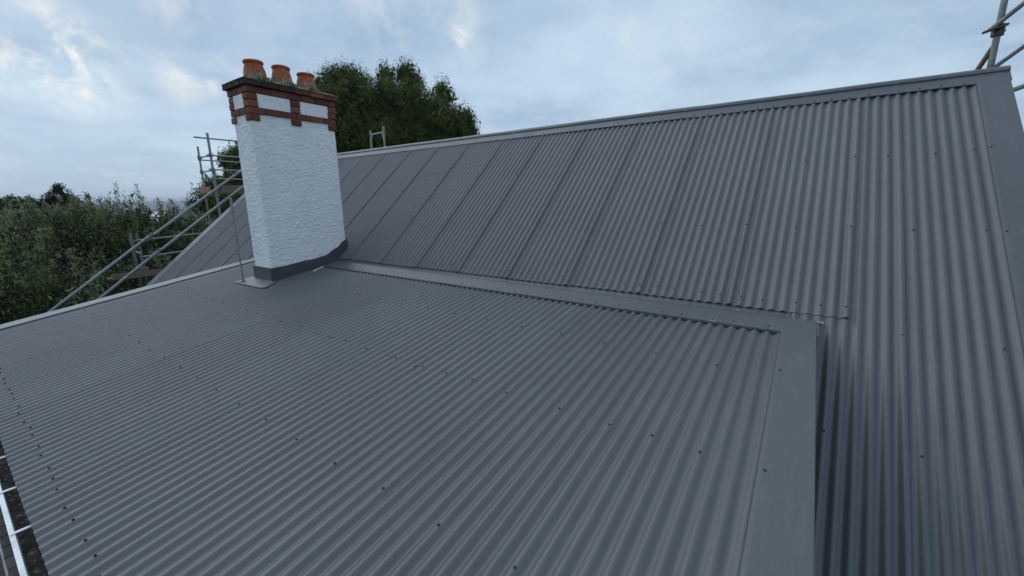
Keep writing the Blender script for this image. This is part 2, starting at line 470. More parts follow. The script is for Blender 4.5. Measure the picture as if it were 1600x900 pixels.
pL = lambda u, n: L(u, n)
verge(steep, pS, NX0, NX1, SB, RS - 0.01, 0.17)
verge(steep, pS, FX0, FX1, SB, RS - 0.01, 0.17)
verge(lowr, pL, -0.050, 0.160, 0.034, 3.449, 0.13, off=0.004, shift=0.242)
verge(lowr, pL, -7.80, -8.06, 0.034, 3.60, 0.13, off=0.012)
# small turned tab at the top corner of the near verge flashing
m = MB(); y_, z_ = L(3.69, 0.008)
m.add([(0.155, y_, z_), (0.20, y_ + 0.01, z_ + 0.004), (0.205, y_ - 0.02, z_ - 0.014), (0.158, y_ - 0.025, z_ - 0.006)], [(0, 1, 2, 3)])
m.build('folded_tab', m_galv, lowr)

# --- screws
def screws(name, pts, parent, r=0.0052):
    m = MB()
    for (x, y, z, th) in pts:
        nrm = Vector((0, -sin(th), cos(th))); u = Vector((1, 0, 0)); w = nrm.cross(u); c = Vector((x, y, z))
        n = 7; V = []
        for rad, h in ((r*1.35, -0.001), (r*1.25, 0.0022), (r*0.85, 0.0028), (r*0.75, 0.0075)):
            V += [c + nrm*h + (u*cos(2*pi*i/n) + w*sin(2*pi*i/n))*rad for i in range(n)]
        fs = [(k*n+i, k*n+(i+1) % n, (k+1)*n+(i+1) % n, (k+1)*n+i) for k in range(3) for i in range(n)] + [tuple(range(3*n, 4*n))]
        m.add(V, fs)
    return tag(m.build(name, m_screw, parent), kind='stuff')
def crown(k): return PH + k*P
def inchim(x, y): return -6.72 < x < -5.9 and 2.4 < y < 4.05
pts = []
def lowrow(y, pattern, n=0.0, xmax=-0.05):
    k = -4; j = 0
    while crown(k) > -7.85:
        x = crown(k) + random.uniform(-.004, .004); yy = y + random.uniform(-.012, .012)
        if x < xmax and not inchim(x, yy): a = L(yy, n); pts.append((x, a[0], a[1], TL))
        k -= pattern[j % len(pattern)]; j += 1
lowrow(0.165, (2, 3, 2, 2, 3)); lowrow(1.03, (5, 5, 5)); lowrow(1.95, (4, 3, 3, 4, 5)); lowrow(2.79, (5, 5, 5, 5)); lowrow(3.485, (2, 3, 2, 3), 0.003)
for y in (0.4, 1.2, 1.95, 2.86):
    a = L(y, 0.008); pts.append((0.0 - 0.02, a[0], a[1], TL))
screws('screws', pts, lowr)
pts = []
def steeprow(s, pattern, x0=1.1, x1=-11.8, n=0.0):
    k = int((x0 - PH)/P); j = 0
    while crown(k) > x1:
        x = crown(k) + random.uniform(-.004, .004); a = S(s + random.uniform(-.01, .01), A + n + (0.011 if k % 10 == 0 and s < 2.4 else 0))
        if not inchim(x, a[0]): pts.append((x, a[0], a[1], TS))
        k -= pattern[j % len(pattern)]; j += 1
steeprow(0.09, (2, 2, 3, 2), 0.33, -8.0, 0.001); steeprow(0.905, (5, 5, 5)); steeprow(1.835, (3, 4, 3, 5)); steeprow(RS - 0.16, (2, 2, 2, 3), n=0.005)
steeprow(-0.10, (6, 5), 1.1, 0.36); steeprow(-0.905, (5, 6), 1.1, 0.2); steeprow(-1.8, (5, 6), 1.1, 0.2); steeprow(-2.7, (5, 6), 1.1, 0.2)
steeprow(-0.905, (5, 5), -8.3, -11.8); steeprow(-1.8, (5, 5), -8.3, -11.8)
for s in (-1.8, -0.9, 0.905, 1.86):
    a = S(s, A + 0.006); pts.append((1.185, a[0], a[1], TS))
screws('screws', pts, steep)
# swarf and leaf bits lying on the low roof
m = MB()
for (px, py) in [(609, 556), (649, 572), (536, 448)]:
    d = ray(px, py); n0 = Vector((0, -sL, cL)); p0 = Vector((0, LY, LZ)); p = d*(p0.dot(n0)/d.dot(n0))
    for q in range(3):
        c = p + Vector((random.uniform(-.02, .02), random.uniform(-.015, .015), 0.002)); r0 = random.uniform(.003, .007); a0 = random.uniform(0, 6)
        m.tube(c, c + Vector((cos(a0)*r0*2, sin(a0)*r0*2, 0.003)), r0*0.4, 5)
tag(m.build('roof_debris', m_debris, lowr), 'dark specks of debris on the low roof', kind='stuff')

# --- walls below the roofs, cheeks and gutter
m = MB()
m.box((-7.9, 0.22, GZ - .3), (0.02, 0.34, -1.60))
yb, zb = S(SB + 0.35)
m.box((-11.9, yb, GZ - .3), (1.15, yb + 0.12, zb - 0.05))
m.build('wall', m_wall, house)
for x in (0.06, -7.96):
    m = MB(); a = L(0.15, -0.06); b = L(3.68, -0.06)
    m.add([(x, *a), (x, *b), (x, 0.15, -4.4), (x + .05, *a), (x + .05, *b), (x + .05, 0.15, -4.4)], [(0, 1, 2), (3, 5, 4), (0, 3, 4, 1), (1, 4, 5, 2), (2, 5, 3, 0)])
    m.build('cheek_wall', m_apron, house)
for x in (1.15, -11.95):
    m = MB(); yb2 = 2*ry - yb
    m.add([(x, yb, GZ-.3), (x, yb, zb-.06), (x, ry, rz-.08), (x, yb2, zb-.06), (x, yb2, GZ-.3), (x+.05, yb, GZ-.3), (x+.05, yb, zb-.06), (x+.05, ry, rz-.08), (x+.05, yb2, zb-.06), (x+.05, yb2, GZ-.3)],
          [(0,1,2,3,4), (9,8,7,6,5), (0,5,6,1), (1,6,7,2), (2,7,8,3), (3,8,9,4)])
    m.build('gable_wall', m_wall, house)
GT = -1.545                                # gutter lip height
m = MB()
gp = [(-0.030, GT - 0.012), (-0.030, GT), (-0.012, GT + 0.002), (-0.010, GT - 0.012), (-0.014, GT - 0.075), (0.005, GT - 0.095), (0.09, GT - 0.095), (0.115, GT - 0.07), (0.115, GT + 0.0)]
m.strip(gp, -8.1, 0.2)
m.strip([(-0.030, GT - 0.012), (-0.032, GT - 0.085), (-0.012, GT - 0.115), (0.12, GT - 0.115)], -8.1, 0.2)
gut = m.build('gutter', m_white, house); tag(gut, 'white eaves gutter with leaf litter along the low roof edge')
m = MB()
for k in range(40):
    x0 = -8.05 + k*0.205
    m.add([(x0, -0.006, GT - 0.070 + random.uniform(-.006, .006)), (x0 + .205, -0.006, GT - 0.070 + random.uniform(-.006, .006)), (x0 + .205, 0.112, GT - .060), (x0, 0.112, GT - .060)], [(0, 1, 2, 3)])
m.build('gutter_litter', m_gutter_in, gut)
m = MB()
for k in range(420):
    c = Vector((random.uniform(-6.5, -1.2), random.uniform(-0.004, 0.07), GT - 0.062 + random.uniform(0, .01))); a0 = random.uniform(0, 6.28); l = random.uniform(.008, .03)
    dx, dy = cos(a0)*l, sin(a0)*l*.5
    m.add([c, c + Vector((dx*.5 - dy*.3, dy*.5 + dx*.3, .004)), c + Vector((dx, dy, .002)), c + Vector((dx*.5 + dy*.3, dy*.5 - dx*.3, .005))], [(0, 1, 2, 3)])
tag(m.build('dead_leaves', m_debris, gut), kind='stuff')
m = MB(); m.box((-0.009, -0.026, GT + 0.0025), (0.009, 0.112, GT + 0.007)); bme = m.mesh('bracket'); bme.materials.append(m_white)
for k in range(15):
    o = link('bracket', bme, None, gut); o.location = (-7.50 + 0.505*k, 0, 0)
# brick paving at the foot of the wall
m_paver = brick_mat('paver', (0.065, 0.055, 0.055), (0.045, 0.042, 0.042), (0.09, 0.075, 0.07), 0.4)
m_joint = material('sand_joint', (0.42, 0.41, 0.39), 0.95)
m = MB(); m.box((-13.2, -1.6, GZ + 0.005), (-3.0, 0.2, GZ + 0.03)); pav = m.build('pavement', m_joint); tag(pav, kind='structure')
m = MB(); m.box((-.14, -.07, 0), (.14, .07, .012)); pm = m.mesh('paver'); pm.materials.append(m_paver)
for r_ in range(6):
    for k in range(28):
        o = link('paver', pm, None, pav); o.location = (-12.9 + 0.305*k + (0.15 if r_ % 2 else 0), -0.75 + 0.162*r_, GZ + 0.026 + random.uniform(0, .006)); o.rotation_euler.z = random.uniform(-.02, .02)

# ------------------------------------------------------------------ chimney
CX0, CX1, CY0, CY1 = -6.53, -6.03, 2.70, 3.89
chim = empty('chimney', 'tall white roughcast chimney with red brick top and dark base flashing', 'chimney', (-6.28, 3.3, -1.0))
def rough_wall(P0, U, V, nu, nv, nrm, amp):
    vs = []
    for j in range(nv + 1):
        for i in range(nu + 1):
            p = P0 + U*(i/nu) + V*(j/nv)
            q = Vector((p.x*1.0, p.y*1.0, p.z*1.35))
            h = 0.6*noise.noise(q*24) + 0.5*noise.noise(q*48 + Vector((3, 1, 7))) + 0.8*max(0, noise.noise(q*34 + Vector((9, 4, 2)))) + 0.5*noise.noise(q*6)
            vs.append(p + nrm*(amp*h))
    return vs, [(j*(nu+1)+i, j*(nu+1)+i+1, (j+1)*(nu+1)+i+1, (j+1)*(nu+1)+i) for j in range(nv) for i in range(nu)]
ZB, ZT = -1.6, 1.20
def rough_h(p):
    q = Vector((p.x*0.85, p.y*0.85, p.z*1.45))
    return 0.95*noise.noise(q*23) + 0.55*noise.noise(q*58 + Vector((3, 1, 7))) + 0.7*max(0, noise.noise(q*42 + Vector((9, 4, 2)))) + 0.45*noise.noise(q*6)
ring_pts = []
rc = 0.018
for (cx, cy, a0, dx, dy, ln) in ((CX1 - rc, CY0 + rc, -pi/2, 0, 1, CY1 - CY0 - 2*rc), (CX1 - rc, CY1 - rc, 0, -1, 0, CX1 - CX0 - 2*rc), (CX0 + rc, CY1 - rc, pi/2, 0, -1, CY1 - CY0 - 2*rc), (CX0 + rc, CY0 + rc, pi, 1, 0, CX1 - CX0 - 2*rc)):
    for k in range(4):
        a1 = a0 + (pi/2)*k/4; ring_pts.append((cx + rc*cos(a1), cy + rc*sin(a1), cos(a1), sin(a1)))
    a1 = a0 + pi/2; n_ = int(ln/0.0105)
    for k in range(n_):
        ring_pts.append((cx + rc*cos(a1) + dx*ln*k/n_, cy + rc*sin(a1) + dy*ln*k/n_, cos(a1), sin(a1)))
nz = int((ZT - ZB)/0.0105); nr = len(ring_pts); V = []
for j in range(nz + 1):
    z = ZB + (ZT - ZB)*j/nz
    for (x, y, nx_, ny_) in ring_pts:
        h = 0.0064*rough_h(Vector((x, y, z))); V.append((x + nx_*h, y + ny_*h, z))
m = MB(); m.add(V, [(j*nr+i, j*nr+(i+1) % nr, (j+1)*nr+(i+1) % nr, (j+1)*nr+i) for j in range(nz) for i in range(nr)])
sh = m.build('shaft', m_render, chim, smooth=True); tag(sh, 'white painted roughcast shaft')

def brick_mesh(lx, ly, lz, c=0.006):
    bm = bmesh.new(); bmesh.ops.create_cube(bm, size=1)
    for v in bm.verts: v.co = Vector((v.co.x*lx, v.co.y*ly, v.co.z*lz))
    bmesh.ops.bevel(bm, geom=list(bm.edges), offset=c, segments=1, affect='EDGES')
    me = bpy.data.meshes.new('brick'); bm.to_mesh(me); bm.free(); return me
bcache = {}
def brick(cx, cy, cz, lx, ly, lz, mat):
    key = (round(lx, 3), round(ly, 3), round(lz, 3), mat.name)
    if key not in bcache:
        me = brick_mesh(lx, ly, lz); me.materials.append(mat); bcache[key] = me
    o = link('brick', bcache[key], None, chim); o.location = (cx + random.uniform(-.006, .006), cy + random.uniform(-.006, .006), cz + random.uniform(-.002, .002)); o.rotation_euler = (random.uniform(-.012, .012), random.uniform(-.012, .012), random.uniform(-.03, .03))
    return fix(o)
CH = 0.085
def ring(z0, out, mat, shiftb=0):
    x0, x1, y0, y1 = CX0 - out, CX1 + out, CY0 - out, CY1 + out
    d = 0.11; h = CH - 0.008; zc = z0 + CH/2
    for xs_ in (x0 + d/2, x1 - d/2):                       # long sides
        edges = np.linspace(y0, y1, 7)
        if shiftb: edges = np.concatenate([[y0], np.linspace(y0 + 0.11, y1 - 0.11, 6), [y1]])
        for a, b in zip(edges[:-1], edges[1:]): brick(xs_, (a+b)/2, zc, d, b - a - 0.008, h, m_brick if mat is m_brickcap and a > 3.2 else mat)
    for ys_ in (y0 + d/2, y1 - d/2):                       # short sides between
        edges = np.linspace(x0 + d, x1 - d, 3)
        for a, b in zip(edges[:-1], edges[1:]): brick((a+b)/2, ys_, zc, b - a - 0.008, d, h, mat)
def quoins(z0, out):
    x0, x1, y0, y1 = CX0 - out, CX1 + out, CY0 - out, CY1 + out
    h = CH - 0.008; zc = z0 + CH/2
    for sx, xx in ((-1, x0 + .065), (1, x1 - .065)):
        for yy in (y0 + .065, y1 - .065): brick(xx, yy, zc, .13, .13, h, m_brick)
        brick(x0 + .055 if sx < 0 else x1 - .055, (y0 + y1)/2 + 0.005, zc, .11, .14, h, m_brick)
Z0 = 1.062
quoins(Z0, 0.022)
ring(Z0 + CH, 0.022, m_brick)
quoins(Z0 + 2*CH, 0.022); quoins(Z0 + 3*CH, 0.024)
ring(Z0 + 4*CH, 0.026, m_brick, 1)
ring(Z0 + 5*CH, 0.062, m_brickcap)
ZC = Z0 + 6*CH
m = MB()
m.box((CX0 + .002, CY0 + .002, Z0 + CH + .004), (CX1 - .002, CY1 - .002, ZC - 0.01))
o_ = 0.014
m.box((CX0 - o_, CY0 - o_, Z0 + CH + .006), (CX1 + o_, CY1 + o_, Z0 + 2*CH - .006))
m.box((CX0 - o_, CY0 - o_, Z0 + 4*CH + .006), (CX1 + o_, CY1 + o_, Z0 + 5*CH - .004))
m.box((CX0 - .045, CY0 - .045, Z0 + 5*CH + .004), (CX1 + .045, CY1 + .045, ZC - .012))
m.build('mortar_core', m_mortar, chim)
# white panels between the quoins
def panel(P0, U, Vh, nrm):
    m = MB(); vs, fs = rough_wall(P0, U, Vector((0, 0, Vh)), max(4, int(U.length/.014)), int(Vh/.014), nrm, 0.004); m.add(vs, fs)
    p = m.build('render_panel', m_render, chim, smooth=True)
zp0, zp1 = Z0 + 2*CH + .001, Z0 + 4*CH - .001
ym = (CY0 + CY1)/2 + .005
for xx, sg in ((CX1 + .013, 1), (CX0 - .013, -1)):
    for ya, yb_ in ((CY0 + .10, ym - .066), (ym + .066, CY1 - .10)):
        panel(Vector((xx, ya if sg > 0 else yb_, zp0)), Vector((0, (yb_ - ya)*sg, 0)), zp1 - zp0, Vector((sg, 0, 0)))
for yy, sg in ((CY0 - .013, -1), (CY1 + .013, 1)):
    panel(Vector((CX0 + .10 if sg < 0 else CX1 - .10, yy, zp0)), Vector((-(CX1 - CX0 - .2)*sg, 0, 0)), zp1 - zp0, Vector((0, sg, 0)))
# mortar flaunching, lumpy, carrying the pots
m = MB(); nxg, nyg = 22, 50; V = []
POTS = [(-6.28, 2.945), (-6.28, 3.30), (-6.28, 3.655)]
x0, x1, y0, y1 = CX0 - .045, CX1 + .045, CY0 - .045, CY1 + .045
for j in range(nyg + 1):
    for i in range(nxg + 1):
        x = x0 + (x1-x0)*i/nxg; y = y0 + (y1-y0)*j/nyg
        e = min(x - x0, x1 - x, y - y0, y1 - y)
        h = 0.055*min(1, e/0.17) + 0.013*noise.noise(Vector((x*14, y*14, 1))) + 0.008*noise.noise(Vector((x*40, y*40, 4)))
        for px, py in POTS:
            d = math.hypot(x-px, y-py); h += 0.045*max(0, 1 - max(0, d - .12)/.08)
        if 0 < i < nxg and 0 < j < nyg: V.append((x, y, ZC - 0.006 + max(0, h)))
        else:                                              # ragged mossy spill over the cap edge
            sp_ = 0.024 + 0.022*noise.noise(Vector((x*17, y*17, 6)))
            V.append((x + sp_*(-1 if i == 0 else 1 if i == nxg else 0), y + sp_*(-1 if j == 0 else 1 if j == nyg else 0), ZC - 0.008 - 0.6*max(0, sp_ - .012)))
m.add(V, [(j*(nxg+1)+i, j*(nxg+1)+i+1, (j+1)*(nxg+1)+i+1, (j+1)*(nxg+1)+i) for j in range(nyg) for i in range(nxg)])
m.build('flaunching', m_flaunch, chim, smooth=True)
def pot_mesh(seed):
    rr = random.Random(seed)
    prof = [(0.146, 0.0), (0.147, 0.05), (0.142, 0.10), (0.133, 0.15), (0.120, 0.195), (0.112, 0.215), (0.113, 0.222), (0.124, 0.226), (0.130, 0.236), (0.129, 0.252), (0.121, 0.260), (0.106, 0.258), (0.100, 0.245), (0.097, 0.10)]
    n = 36; V = []
    for r, z in prof:
        for i in range(n):
            a = 2*pi*i/n; k = 1 + 0.012*noise.noise(Vector((cos(a)*2, sin(a)*2, z*9 + seed*5)))
            V.append((r*k*cos(a), r*k*sin(a), z))
    Fs = [(k*n+i, k*n+(i+1) % n, (k+1)*n+(i+1) % n, (k+1)*n+i) for k in range(len(prof)-1) for i in range(n)]
    m = MB(); m.add(V, Fs); return m.mesh('chimney_pot', True)
for k, (x, y) in enumerate(POTS):
    o = fix(link('chimney_pot', pot_mesh(k), m_terra, chim)); o.location += Vector((x, y, ZC + 0.042)); o.scale = ((.95, .92, .93)[k], (.95, .92, .93)[k], (0.97, 1.02, 0.95)[k]); o.rotation_euler = (R((1.5, -1, .5)[k]), R((-1, 1.5, 0)[k]), k*2.0)
    tag(o, ('round terracotta pot at the downhill end, cleanest rim', 'round terracotta pot in the middle', 'round terracotta pot at the uphill end with white lichen')[k])
    m = MB(); m.tube((x, y, ZC + .15), (x, y, ZC + .152), 0.095, 20); m.build('flue_disc', m_flue_black, chim)  # thin near-black disc closing the flue inside each pot
# base flashing: dressed up the sides of the stack, top edge cut by hand
def apron(poly, nrm, th=0.007):
    m = MB(); n = len(poly); nv = Vector(nrm)*th; pv = [Vector(q) for q in poly]
    m.add([q + nv for q in pv] + [q for q in pv], [tuple(range(n)), *[(i, n+i, n+(i+1) % n, (i+1) % n) for i in range(n)]])
    return m
AX = CX1 + 0.012
top = [(2.684, -0.888), (2.90, -0.874), (3.00, -0.862), (3.10, -0.850), (3.16, -0.838), (3.26, -0.838), (3.36, -0.826), (3.42, -0.812), (3.50, -0.800), (3.56, -0.785), (3.60, -0.752), (3.68, -0.712), (3.74, -0.690), (3.80, -0.628), (3.845, -0.600), (3.905, -0.570)]
bot = [(3.905, S((3.905 - JY)/cS)[1] - .03), (3.75, JZ - .05), (3.4, L(3.4)[1] - .03), (2.684, L(2.684)[1] - .03)]
poly = [(AX, y, z) for y, z in bot[::-1]] + [(AX, y, z) for y, z in top[::-1]]
ap = apron(poly, (1, 0, 0)).build('base_flashing', m_apron, chim)
tag(ap, 'metal base flashing with hand cut top edge, its colour darkened for shade')
poly = [(CX0 - .012, y, z) for y, z in top] + [(CX0 - .012, y, z) for y, z in bot]
apron(poly, (-1, 0, 0)).build('base_flashing', m_apron, chim)
m = MB(); zb0 = L(2.68)[1] - .03
m.box((CX0 - 0.014, CY0 - 0.024, zb0), (CX1 + 0.0165, CY0 - 0.012, -0.887)); m.build('base_flashing', m_apron, chim)
# flat tray in front of the stack, its edge standing off the crowns
m = MB()
def LP(x, y, n): a = L(y, n); return (x, a[0], a[1])
q = [(-6.66, 2.44), (-5.86, 2.455), (-5.80, 2.50), (-5.93, 2.70), (-6.66, 2.70)]
m.add([LP(x, y, 0.010) for x, y in q] + [LP(x, y, -0.004) for x, y in q], [(0, 1, 2, 3, 4), (0, 5, 6, 1), (1, 6, 7, 2), (2, 7, 8, 3), (4, 9, 5, 0)])
tag(m.build('tray_flashing', m_flash, chim), 'flat pale grey tray flashing in front of the stack')
m = MB(); m.strip([S(.0, A + .004), S(.22, A + .004), ], CX0 - .15, CX1 + .012); m.build('soaker', m_flash, chim)
# short white strip left by the flashing
m = MB(); m.beam(LP(-5.83, 3.19, .010), LP(-5.93, 3.40, .010), 0.022, 0.012)
tag(m.build('white_strip', m_white), 'short white strip lying on the low roof beside the chimney base', 'strip')
# weeds growing on the cap
m_weed = material('weed_blades', (0.16, 0.15, 0.035), 0.8)
setc(m_weed, ramp(m_weed, add_noise(m_weed, 30, 3), [(0.35, (0.09, 0.10, 0.02)), (0.65, (0.30, 0.23, 0.06))]))
for k, (yy, nb, hang, lab) in enumerate(((2.92, 46, .075, 'largest yellowish weed tuft hanging over cap below the downhill pot'), (3.27, 34, .05, 'green weed tuft on cap edge below the middle pot'), (3.56, 30, .065, 'yellow weed tuft on cap edge beside the uphill pot'))):
    m = MB()
    for b in range(nb):
        p = Vector((CX1 + .03 + random.uniform(-.03, .01), yy + random.gauss(0, .055), ZC + .005)); a0 = random.gauss(0, .7)
        d1 = Vector((.03 + random.uniform(0, .03), sin(a0)*.03, random.uniform(.01, .05))); d2 = Vector((random.uniform(.01, .035), sin(a0)*.03, -hang*random.uniform(.2, 1.2)))
        wv = Vector((0, .0045, .001)); c1 = p + d1; c2 = c1 + d2
        m.add([p - wv, p + wv, c1 + wv, c1 - wv, c2], [(0, 1, 2, 3), (3, 2, 4)])
    tag(m.build('weed_tuft', m_weed), lab, 'weed', 'weeds on the chimney cap')
# thin post standing on the tray
post = empty('post', 'thin galvanised post standing on the tray beside the white chimney', 'post', (-6.55, 2.52, -1.10))
z_ = L(2.52, .011)[1]
m = MB(); m.tube((-6.55, 2.522, z_), (-6.55, 2.524, -0.13), 0.011, 8); m.tube((-6.55, 2.524, -0.13), (-6.55, 2.524, 0.085), 0.019, 10); m.build('tube', m_galv, post)
m = MB(); m.tube((-6.55, 2.522, z_), (-6.55, 2.522, z_ + .03), 0.024, 10); m.build('foot_socket', m_galv, post)
m = MB(); m.box((-6.61, 2.475, z_ - .002), (-6.49, 2.565, z_ + .006)); m.build('foot_plate', m_galv, post)

# ------------------------------------------------------------------ scaffolding
TR = 0.0242
def coupler(parent, p, d, mat=None):
    d = Vector(d).normalized(); m = MB(); p = Vector(p)
    m.tube(p - d*.05, p + d*.05, 0.047, 8); s_ = d.orthogonal().normalized()
    m.tube(p + s_*.02, p + s_*.075, 0.016, 6)
    return m.build('coupler', mat or m_rust, parent)
def tube(parent, name, a, b, r=TR, mat=None):
    m = MB(); m.tube(a, b, r, 12); return m.build(name, mat or m_galv, parent, smooth=False)
# tower at the far gable
sf = empty('scaffold_tower', 'steel tube scaffold tower with plank platform and orange board behind the far gable', 'scaffold', (-13.4, 4.9, GZ))
ax, ay, bx, by = -13.0, 4.695, -13.9, 4.74
tube(sf, 'standard', (ax, ay, GZ), (ax, ay, 1.82), 0.030)
tube(sf, 'standard', (bx, by, GZ), (bx, by, 1.56))
tube(sf, 'standard', (ax, ay + 2.4, GZ), (ax, ay + 2.4, 1.80)); tube(sf, 'standard', (bx, by + 2.4, GZ), (bx, by + 2.4, 1.55))
for z in (1.69, 1.265, 0.90): tube(sf, 'guard_rail', (ax - .04, ay - (.30 if z > 1.5 else .08), z), (ax - .04, ay + 2.6, z), 0.020)
for z in (1.25, 0.76): tube(sf, 'guard_rail', (bx + .04, by - .05, z - .05), (bx + .04, by + 2.6, z - .05), 0.018)
for z in (1.26, 0.88, 0.23, -1.4): tube(sf, 'transom', (bx - .08, by, z), (ax + .08, ay, z), 0.020)
tube(sf, 'brace', (bx + .15, by + .02, 0.85), (bx + .25, by + .35, 0.2), 0.014)
for z in (1.26, .88, .23): coupler(sf, (ax, ay, z), (0, 0, 1), m_galvo); coupler(sf, (bx, by, z), (0, 0, 1), m_galvo)
for sg in (-1, 1):                     # gusset plates of the frame
    m = MB(); m.add([(ax - .01, ay, .62 + .03), (ax - .16, ay, .90), (ax - .01, ay, .90), (ax - .01, ay + .012, .65), (ax - .16, ay + .012, .90), (ax - .01, ay + .012, .90)], [(0, 1, 2), (3, 5, 4), (0, 3, 4, 1), (1, 4, 5, 2)])
    if sg > 0: m.build('gusset', m_galv, sf)
for k in range(4):
    m = MB(); x = -13.10 - .225*k; m.box((x - .21, 4.64 + .03*(k % 2), 0.262), (x, 7.2, 0.300)); m.build('plank', m_wood, sf)
m = MB(); m.box((ax + .01, 4.80, 0.30), (ax + .045, 7.1, 0.50)); m.build('toe_board', m_wood, sf)
m = MB(); m.box((-13.86, 4.60, 0.30), (-13.16, 4.635, 0.46)); m.build('end_board', m_orange, sf)
# low bay of scaffold further down the gable
s2 = empty('scaffold_bay', 'short weathered scaffold bay with plank, low beside the far gable above the shrubs', 'scaffold', (-13.2, 2.9, GZ))
tube(s2, 'standard', (-13.25, 2.86, GZ), (-13.25, 2.84, -0.66), 0.028, m_galvo); tube(s2, 'standard', (-13.2, 2.965, GZ), (-13.2, 2.945, -0.68), 0.028, m_galvo)
tube(s2, 'standard', (-14.0, 2.98, GZ), (-14.0, 2.98, -0.75), 0.022, m_galvo)
tube(s2, 'guard_rail', (-13.15, 2.9, -0.83), (-13.15, 5.0, -0.72), 0.017); tube(s2, 'guard_rail', (-13.15, 2.9, -1.24), (-13.15, 5.0, -1.12), 0.017)
tube(s2, 'transom', (-13.28, 2.80, -0.86), (-13.15, 3.16, -0.84), 0.020, m_galvo); tube(s2, 'transom', (-14.05, 2.97, -1.12), (-13.1, 2.93, -1.16), 0.020, m_galvo)
for k in range(3):
    m = MB(); x = -13.28 - .23*k; m.box((x - .21, 2.30 + .04*k, -1.74), (x, 4.6, -1.70)); m.build('plank', m_wood, s2)
m = MB(); m.box((-13.18, 2.34, -1.73), (-13.14, 4.6, -1.585)); m.build('toe_board', m_wood, s2)
m = MB(); m.box((-13.28, 2.85, -1.72), (-13.12, 3.02, -1.50)); m.build('board_clip', m_wood, s2)
# sloping guard rails along the far verge
s3 = empty('sloping_handrail', 'pair of sloping steel handrail tubes following the far gable verge', 'handrail', (-12.6, 3, -2))
def rail(p0, p1, ext0=1.4, ext1=0.0):
    a = Vector((-12.6, *p0)); b = Vector((-12.6, *p1)); d = (b - a).normalized(); return a - d*ext0, b + d*ext1
a, b = rail((1.319, -2.041), (3.09, -0.672)); tube(s3, 'rail', a, b, 0.031)
a, b = rail((2.80, -0.935), (5.266, 0.905), 0, 1.6); tube(s3, 'rail', a + Vector((-.05, 0, 0)), b + Vector((-.05, 0, 0)), 0.031)
a, b = rail((2.134, -1.88), (3.20, -1.04)); tube(s3, 'rail', a, b, 0.031)
a, b = rail((2.82, -1.36), (5.203, 0.449), 0, 1.6); tube(s3, 'rail', a + Vector((-.05, 0, 0)), b + Vector((-.05, 0, 0)), 0.031)
dd = (0, .8, .6)
for p in ((-12.62, 3.06, -.695), (-12.62, 2.87, -.86), (-12.62, 3.16, -1.07), (-12.62, 2.95, -1.24), (-12.68, 4.66, .45), (-12.68, 4.75, .10)): coupler(s3, p, dd)
# ladder-frame top standing behind the ridge
s4 = empty('frame_top', 'pale steel H shaped scaffold frame top standing behind the ridge before the big tree', 'scaffold frame', (-9.3, 7.2, GZ))
tube(s4, 'upright', (-9.56, 7.2, GZ), (-9.585, 7.2, 1.83), 0.024); tube(s4, 'upright', (-9.04, 7.2, GZ), (-9.04, 7.2, 1.875), 0.024)
tube(s4, 'crossbar', (-9.58, 7.2, 1.725), (-9.04, 7.2, 1.735), 0.022)
for x, sg in ((-9.57, 1), (-9.04, -1)):
    m = MB(); m.add([(x, 7.19, 1.72), (x + sg*.09, 7.19, 1.72), (x, 7.19, 1.52), (x, 7.205, 1.72), (x + sg*.09, 7.205, 1.72), (x, 7.205, 1.52)], [(0, 1, 2), (3, 5, 4), (0, 3, 4, 1), (1, 4, 5, 2), (2, 5, 3, 0)]); m.build('gusset', m_galv, s4)
# scaffold at the near gable
s5 = empty('near_scaffold', 'weathered scaffold tubes rising behind the near ridge end at right', 'scaffold', (1.4, 6.4, GZ))
tube(s5, 'standard', (1.352, 6.4, GZ), (1.352, 6.4, 3.2), 0.026, m_galvo)
tube(s5, 'guard_rail', (1.285, 6.36, 1.565), (2.35, 6.36, 2.62), 0.021, m_galvo)
tube(s5, 'guard_rail', (1.36, 6.44, 1.205), (2.4, 6.44, 2.17), 0.019, m_galvo)
tube(s5, 'brace', (1.245, 6.42, 1.16), (1.345, 6.42, 1.42), 0.022, m_rust)
tube(s5, 'ledger', (1.48, 6.2, 0.955), (2.6, 6.45, 1.40), 0.022, m_galvo)
m = MB(); m.beam((1.235, 6.34, 1.545), (1.40, 6.34, 1.590), 0.04, 0.018); m.build('coupler', m_rust, s5)
coupler(s5, (1.352, 6.4, 1.56), (0, 0, 1), m_rust)

# ------------------------------------------------------------------ foliage
def leaf_mat(name, stops, trans=0.25):
    m = bpy.data.materials.new(name); m.use_nodes = True; t = m.node_tree; b = t.nodes['Principled BSDF']
    at_ = t.nodes.new('ShaderNodeAttribute'); at_.attribute_name = 'tint'
    c = ramp(m, at_.outputs['Fac'], stops); t.links.new(c, b.inputs['Base Color']); b.inputs['Roughness'].default_value = 0.6; b.inputs['Specular IOR Level'].default_value = 0.3
    tr = t.nodes.new('ShaderNodeBsdfTranslucent'); t.links.new(c, tr.inputs[0]); mx = t.nodes.new('ShaderNodeMixShader'); mx.inputs[0].default_value = trans
    t.links.new(b.outputs[0], mx.inputs[1]); t.links.new(tr.outputs[0], mx.inputs[2]); t.links.new(mx.outputs[0], t.nodes['Material Output'].inputs[0])
    return m
m_cyp = leaf_mat('cypress_foliage', [(0.0, (0.020, 0.034, 0.010)), (0.45, (0.070, 0.105, 0.023)), (1.0, (0.20, 0.235, 0.050))])
m_olive = leaf_mat('grey_green_foliage', [(0.0, (0.022, 0.030, 0.013)), (0.5, (0.085, 0.105, 0.048)), (1.0, (0.34, 0.37, 0.20))])
